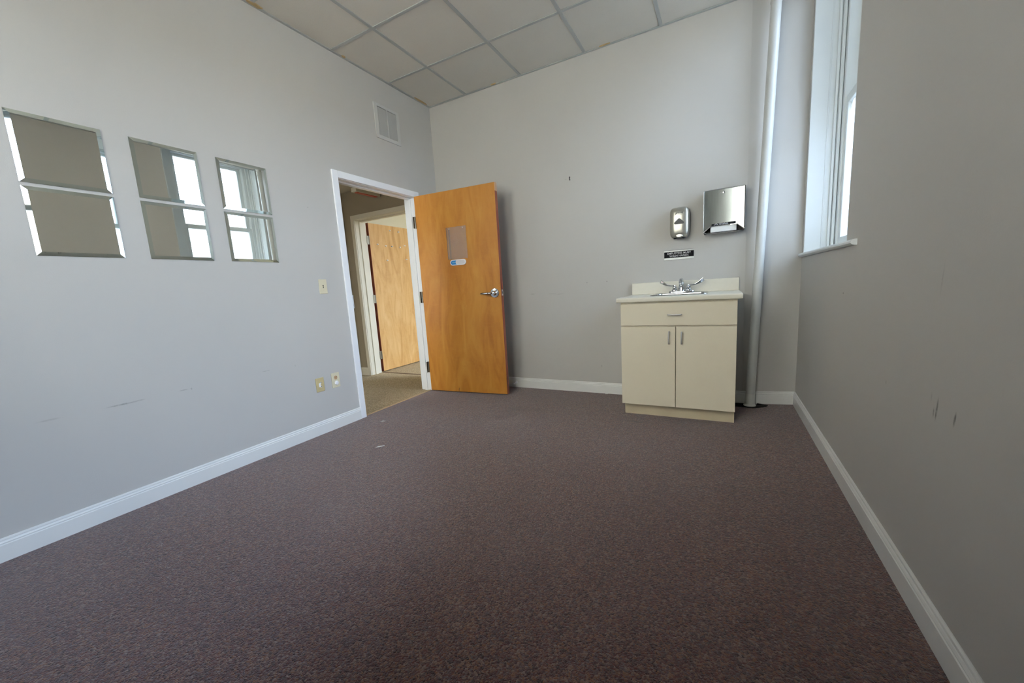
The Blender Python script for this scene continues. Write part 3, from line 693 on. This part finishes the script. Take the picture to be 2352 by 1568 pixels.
# faucet: centre-set body, short spout, two wrist blades
fc = thing('faucet', (2.464, -.105, KZ), 'chrome faucet with two wrist blade handles', 'faucet')
FZ = KZ+.0055; FY = -.108
obj('base', B().loft([[(2.464+p[0], FY+p[1], FZ+z) for p in [((.074 if c>0 else -.074)*1+ .022*k*math.cos(a)-(0), .026*k*math.sin(a)) for a, c in [(-math.pi/2+math.pi*i/12, 1) for i in range(13)]+[(math.pi/2+math.pi*i/12, -1) for i in range(13)]]] for k, z in ((1.0, 0), (1.0, .008), (.9, .014), (.6, .016))]), M_CHROME, fc, True)
for s in (-1, 1):
    hx = 2.464+s*.052
    hd = obj('handle', B().lathe([(0, .006), (.0235, .006), (.0245, .014), (.0235, .022), (.018, .027), (.0165, .030), (.0185, .036), (.0175, .044), (.011, .050), (.0085, .054), (.0085, .062), (0, .063)], (hx, FY, FZ), 2, 26), M_CHROME, fc, True)
    # blade: a flat bar that sweeps out and up, widening into a paddle
    N = 16; rings = []
    for k in range(N+1):
        q = k/N
        x = hx+s*(.004+.104*q); z = FZ+.056+.004*q+.044*max(0, q-.25)**1.55*1.35
        wd = .0075+.0050*q*q+(.004 if q > .55 else 0)*min(1, (q-.55)*4 if q > .55 else 0); th = .0048-.0016*q
        tilt = math.radians(62)*min(1, max(0, (q-.15)/.45))       # the paddle turns to face the user
        d = Vector((1, 0, .55*max(0, q-.25))).normalized(); d.x *= s
        side = Vector((0, -math.cos(tilt), 0)) + Vector((-s*d.z, 0, abs(d.x)))*math.sin(tilt); side.normalize(); nn = d.cross(side).normalized()
        c_ = Vector((x, FY-.006*q, z))
        rings.append([c_+side*wd*math.cos(2*math.pi*i/14)+nn*th*math.sin(2*math.pi*i/14)*(1.0) for i in range(14)])
    bl = obj('blade', B().loft(rings), M_CHROME, hd, True)
    cpos = Vector((hx+s*.094, FY-.0135, FZ+.091))
    for rad, dy, mm in ((.0085, 0, M_WHITE), (.0038, -.0006, M_RED if s < 0 else M_BLUEM)):
        pass
    bm = bmesh.new(); bmesh.ops.create_cone(bm, cap_ends=True, segments=20, radius1=.0085, radius2=.0085, depth=.0016)
    nrm = Vector((-s*.12, -.93, .35)).normalized(); q_ = Vector((0, 0, 1)).rotation_difference(nrm)
    bm.transform(Matrix.Translation(cpos) @ q_.to_matrix().to_4x4()); ob = obj('index_disc', bm, M_WHITE, hd)
    bm = bmesh.new(); bmesh.ops.create_cone(bm, cap_ends=True, segments=16, radius1=.0038, radius2=.0038, depth=.0012)
    bm.transform(Matrix.Translation(cpos+nrm*.0012) @ q_.to_matrix().to_4x4()); obj('index_mark', bm, M_RED if s < 0 else M_BLUEM, hd)
obj('spout', B().tube([(2.464, FY+.004, FZ+.004), (2.464, FY+.004, FZ+.035), (2.464, FY+.002, FZ+.065), (2.464, FY-.010, FZ+.092), (2.464, FY-.034, FZ+.100), (2.464, FY-.062, FZ+.096), (2.464, FY-.088, FZ+.085), (2.464, FY-.098, FZ+.078)],
    [.026, .0235, .0205, .0180, .0160, .0150, .0145, .0120], 24), M_CHROME, fc, True)
obj('aerator', B().lathe([(0, -.012), (.010, -.012), (.0105, 0), (0, 0)], (2.464, FY-.096, FZ+.078), 2, 20), M_NICKEL, fc, True)

# ================================================================== ABOVE THE SINK
def sup(cx_, cz_, hw, hh, y, e=5., n=48, drop=0):
    pts = []
    for k in range(n):
        a = 2*math.pi*k/n; c_, s_ = math.cos(a), math.sin(a)
        pts.append((cx_+hw*math.copysign(abs(c_)**(2/e), c_), y, cz_+hh*math.copysign(abs(s_)**(2/e), s_)))
    return pts
sd = thing('soap_dispenser', (2.444, 0, 1.36), 'silver touchless soap dispenser beside the towel dispenser', 'soap dispenser')
sx, sz = 2.4435, 1.477
obj('back_housing', B().loft([sup(sx, sz, .068, .116, -.001), sup(sx, sz, .071, .119, -.012), sup(sx, sz, .0725, .1195, -.048)]), M_GREYP, sd, True)
cv = obj('cover', B().loft([sup(sx, sz, .0725, .1195, -.0485), sup(sx, sz, .0715, .1185, -.072), sup(sx, sz-.001, .067, .114, -.090), sup(sx, sz-.002, .058, .104, -.100, 4), sup(sx, sz-.003, .040, .080, -.106, 3.2), sup(sx, sz-.004, .018, .045, -.1085, 2.6)]), M_SILVER, sd, True)
# sight window: rounded trefoil-like triangle
tri = []
for (px, pz, r, a0, a1) in ((-.026, -.010, .010, 130, 270), (.026, -.010, .010, -90, 50), (0, .010, .014, 45, 135)):
    for k in range(7):
        a = math.radians(a0+(a1-a0)*k/6); tri.append((sx+px+r*math.cos(a), sz+.004+pz+r*math.sin(a)))
obj('sight_window', B().prism(tri, 1, -.1092, -.098), M_DARK, cv, False)
obj('nozzle_cap', B().loft([sup(sx, sz-.108, .030, .014, -.060, 2.4, 24), sup(sx, sz-.106, .030, .015, -.098, 2.4, 24), sup(sx, sz-.104, .020, .010, -.108, 2.2, 24)]), M_SILVER, sd, True)
obj('nozzle', B().lathe([(0, 0), (.009, 0), (.009, .012), (0, .012)], (sx-.034, -.070, sz-.126), 2, 16).lathe([(0, 0), (.009, 0), (.009, .012), (0, .012)], (sx+.034, -.070, sz-.126), 2, 16).box(sx-.025, sx+.025, -.085, -.05, sz-.122, sz-.114), M_BLACK, sd, True)
# dark slanted emblem with pale lettering
ez = sz+.066
obj('emblem', B().prism([(sx-.030, ez-.009), (sx+.024, ez-.007), (sx+.030, ez+.011), (sx-.024, ez+.008)], 1, -.1066, -.098), simple('emblem_dark', '3a3a36', .4), cv)
obj('emblem_lettering', place(glyphs('PURELL', .0145, .0003, .25, .82), (sx, -.1070, ez+.0003), Vector((1,0,.03)).normalized(), Vector((0,0,1)), Vector((0,-1,0))), simple('emblem_pale', 'c9c7b8', .4), cv)

# paper towel dispenser
td = thing('towel_dispenser', (2.754, 0, 1.355), 'stainless steel paper towel dispenser on the wall', 'towel dispenser')
tx0, tx1, tz0, tz1, ty = 2.617, 2.889, 1.357, 1.676, -.100
obj('case', B().box(tx0, tx0+.0015, ty+.004, -.001, tz0+.012, tz1+.004).box(tx1-.0015, tx1, ty+.004, -.001, tz0+.012, tz1+.004).box(tx0, tx1, ty+.002, -.001, tz1+.004, tz1+.006)
    .box(tx0+.0015, tx1-.0015, -.003, -.001, tz0+.012, tz1+.004), M_BRUSH, td)
fp = [(tx0, tz0+.020), (tx0, tz1+.003), (tx1, tz1+.003), (tx1, tz0+.020), (tx1-.052, tz0+.060), (tx0+.052, tz0+.060)]
rings = []                                                   # the cover is dished in a little between its edges
for k in range(33):
    u = k/32; x = tx0+(tx1-tx0)*u; e_ = min(x-tx0, tx1-x); zlo = tz0+.020+min(1, e_/.052)*.040
    bow = -.0078*(1-(2*u-1)**2)
    rings.append([(x, ty-.0014-bow, zlo), (x, ty-.0014-bow, tz1+.003), (x, ty+.0004-bow, tz1+.003), (x, ty+.0004-bow, zlo)])
fpn = obj('front_cover', B().loft(rings), M_BRUSH, td, True)
def bowed(b):                                                # lay flat marks onto the dished cover
    bm_ = b.bm if isinstance(b, B) else b
    for v_ in bm_.verts: v_.co.y += .0078*(1-(2*(v_.co.x-tx0)/(tx1-tx0)-1)**2)
    return b
obj('side_flange', B().box(tx1-.003, tx1+.004, ty-.002, ty+.006, tz0+.022, tz1+.006, .001, 1).box(tx0-.002, tx0+.002, ty-.002, ty+.006, tz0+.022, tz1+.004, .001, 1).box(tx0, tx1, ty-.002, ty+.004, tz1+.003, tz1+.007, .001, 1), M_CHROME, td)
obj('lip', B().prism([(tx0+.004, tz0+.016), (tx0+.050, tz0+.056), (tx0+.044, tz0+.057), (tx0, tz0+.020)], 1, ty-.003, ty+.020).prism([(tx1-.004, tz0+.016), (tx1, tz0+.020), (tx1-.044, tz0+.057), (tx1-.050, tz0+.056)], 1, ty-.003, ty+.020)
    .prism([(tx0+.05, ty+.001), (tx0+.09, ty+.0045), (tx0+.136, ty+.006), (tx1-.09, ty+.0045), (tx1-.05, ty+.001), (tx1-.05, ty+.011), (tx0+.05, ty+.011)], 2, tz0+.0565, tz0+.0602).box(tx0+.028, tx1-.032, ty-.005, ty+.006, tz0+.000, tz0+.006, .002)
    .prism([(tx0, tz0+.016), (tx0+.004, tz0+.016), (tx0+.032, tz0+.0), (tx0+.028, tz0)], 1, ty-.004, ty+.006).prism([(tx1, tz0+.016), (tx1-.036, tz0), (tx1-.032, tz0), (tx1-.004, tz0+.016)][::-1], 1, ty-.004, ty+.006), M_CHROME, td)
obj('inner_tray', B().box(tx0+.003, tx1-.003, ty+.008, -.004, tz0+.008, tz0+.012).box(tx0+.003, tx1-.003, -.012, -.004, tz0+.012, tz0+.10), M_DARK, td)
obj('paper_towels', B().box(tx0+.048, tx1-.050, ty+.0125, -.02, tz0+.013, tz0+.20, .003), M_PAPER, td)
for x in (tx0+.085, tx1-.085): obj('tray_tab', B().box(x-.006, x+.006, ty+.0105, ty+.012, tz0+.014, tz0+.019), M_NICKEL, td)
obj('lock', bowed(B().lathe([(0, ty-.001), (.0075, ty-.001), (.007, ty-.004), (0, ty-.0045)], (2.752, 0, tz1-.022), 1, 20)), M_CHROME, td, True)
for x in (2.733, 2.771): obj('rivet', bowed(B().lathe([(0, ty-.001), (.0028, ty-.001), (.002, ty-.0025), (0, ty-.003)], (x, 0, tz1-.022), 1, 12)), M_CHROME, td, True)
b = B(); n_ = 14; rings = []
for k in range(n_+1):
    x = tx0+.056+(tx1-tx0-.112)*k/n_; zt_ = tz0+.074+.005*k/n_
    rings.append([(x, ty-.0022, tz0+.061), (x, ty-.0022, zt_), (x, ty-.0012, zt_), (x, ty-.0012, tz0+.061)])
obj('name_strip', bowed(b.loft(rings)), M_SIGN, td)
obj('logo', bowed(B().prism([(2.688, tz0+.064), (2.703, tz0+.0765), (2.7195, tz0+.064), (2.7155, tz0+.064), (2.7033, tz0+.0728), (2.692, tz0+.064)], 1, ty-.0030, ty-.0021).prism([(2.699, tz0+.0645), (2.7033, tz0+.0688), (2.7085, tz0+.0645), (2.7045, tz0+.0668)], 1, ty-.0030, ty-.0021)), M_LETTER, td)
obj('lettering', bowed(place(glyphs('GeorgiaPacific', .0125, .0003, 0, .86, 'LEFT', .0002), (2.7235, ty-.0027, tz0+.0695), Vector((1,0,0)), Vector((0,0,1)), Vector((0,-1,0)))), M_LETTER, td)

# sign
sg = thing('wash_hands_sign', (2.433, 0, 1.192), 'small black EMPLOYEES MUST WASH HANDS sign above the sink', 'sign')
obj('holder', B().box(2.320, 2.547, -.004, -.0005, 1.192, 1.208, .001, 1).box(2.320, 2.547, -.004, -.0005, 1.2565, 1.266, .001, 1).box(2.320, 2.547, -.0020, -.0005, 1.208, 1.2565), simple('sign_holder_silver', 'b4b6b5', .35, .4), sg)
pl = obj('plate', B().box(2.321, 2.546, -.0032, -.0021, 1.2085, 1.256), M_SIGN, sg)
for body, z in (('EMPLOYEES MUST', 1.2425), ('WASH HANDS', 1.2215)):
    obj('lettering', place(glyphs(body, .0215, .0002, 0, 1.05, 'CENTER', .0003), (2.4345, -.0034, z), Vector((1,0,0)), Vector((0,0,1)), Vector((0,-1,0))), M_LETTER, sg)

# ================================================================== PIPE IN THE CORNER
pp = thing('standpipe', (2.961, -.058, 0), 'white painted vertical pipe leaning in the corner by the sink', 'pipe')
ptop = Vector((3.046, -.058, H)); pbot = Vector((2.961, -.058, .0))
def along(f): return pbot.lerp(ptop, f)
obj('pipe', B().tube([along(.012), along(.3), along(.6), along(.998)], .0318, 28), M_PIPE, pp, True)
obj('collar', B().tube([along(.0045), along(.010), along(.034)], .0333, 28), M_PIPEB, pp, True)
obj('floor_flange', B().lathe([(0, 0), (.043, 0), (.043, .006), (.037, .013), (.034, .014), (0, .014)], (pbot.x, pbot.y, .0035), 2, 28), M_PIPEB, pp, True)
for f in (.984, .972, .960): obj('ring', B().tube([along(f-.0035), along(f-.002), along(f+.002), along(f+.0035)], [.033, .0355, .0355, .033], 28), M_PIPE, pp, True)
tag(obj('tape_strip', B().prism([(2.846, -.110), (2.93, -.118), (2.98, -.125), (3.07, -.062), (3.085, -.026), (2.95, -.016), (2.85, -.016)], 2, .0004, .0034), M_BLACK), 'black strip of tape on the carpet around the pipe foot', 'tape')
tag(obj('tape_strip', B().prism([(3.012, .014), (3.085, .0035), (3.080, .0005), (3.012, .0005)][::-1], 1, -.030, -.0135), M_BLACK), 'black tape end turned up against the corner baseboard', 'tape')

# door stop on the end wall baseboard
ds = thing('door_stop', (.855, -.0135, .054), 'white door stop screwed to the baseboard beside the door', 'door stop')
obj('foot', B().lathe([(0, -.0003), (.013, -.0003), (.012, -.006), (.006, -.009), (0, -.009)], (.855, -.0135, .054), 1, 18), M_WHITE, ds, True)
obj('rod', B().tube([(.855, -.021, .054), (.856, -.05, .053), (.857, -.075, .0525)], .0045, 12), M_WHITE, ds, True)
obj('tip', B().lathe([(0, -.060), (.0075, -.060), (.0082, -.070), (.0068, -.076), (0, -.077)], (.857, -.0135, .0525), 1, 16), M_WHITE, ds, True)

# ================================================================== LITTER ON THE CARPET
def scrap(pts, h, label):
    b = B(); n = len(pts); cx_ = sum(p[0] for p in pts)/n; cy_ = sum(p[1] for p in pts)/n
    lo = [b.bm.verts.new((x, y, .0005+h*abs(math.sin(i*1.9)))) for i, (x, y) in enumerate(pts)]; c1 = b.bm.verts.new((cx_, cy_, h*1.3))
    hi = [b.bm.verts.new((x, y, .0015+h*abs(math.sin(i*1.9)))) for i, (x, y) in enumerate(pts)]; c2 = b.bm.verts.new((cx_, cy_, h*1.3+.001))
    for i in range(n):
        j = (i+1) % n; b.bm.faces.new((lo[j], lo[i], c1)); b.bm.faces.new((hi[i], hi[j], c2)); b.bm.faces.new((lo[i], lo[j], hi[j], hi[i]))
    return tag(obj('paper_scrap', b, M_PAPER), label, 'paper scrap', 'paper scraps on the carpet')
scrap([(.636, -1.775), (.650, -1.778), (.662, -1.762), (.676, -1.742), (.683, -1.727), (.676, -1.730), (.664, -1.748), (.648, -1.757)], .006, 'larger torn white paper scrap on the open carpet')
scrap([(.240, -1.352), (.252, -1.355), (.264, -1.340), (.277, -1.325), (.262, -1.332), (.246, -1.338)], .005, 'smaller white paper scrap on the carpet near the doorway')
scrap([(1.80, -.040), (1.818, -.046), (1.830, -.040), (1.822, -.030), (1.806, -.030)], .005, 'white crumb by the baseboard left of the sink cabinet')
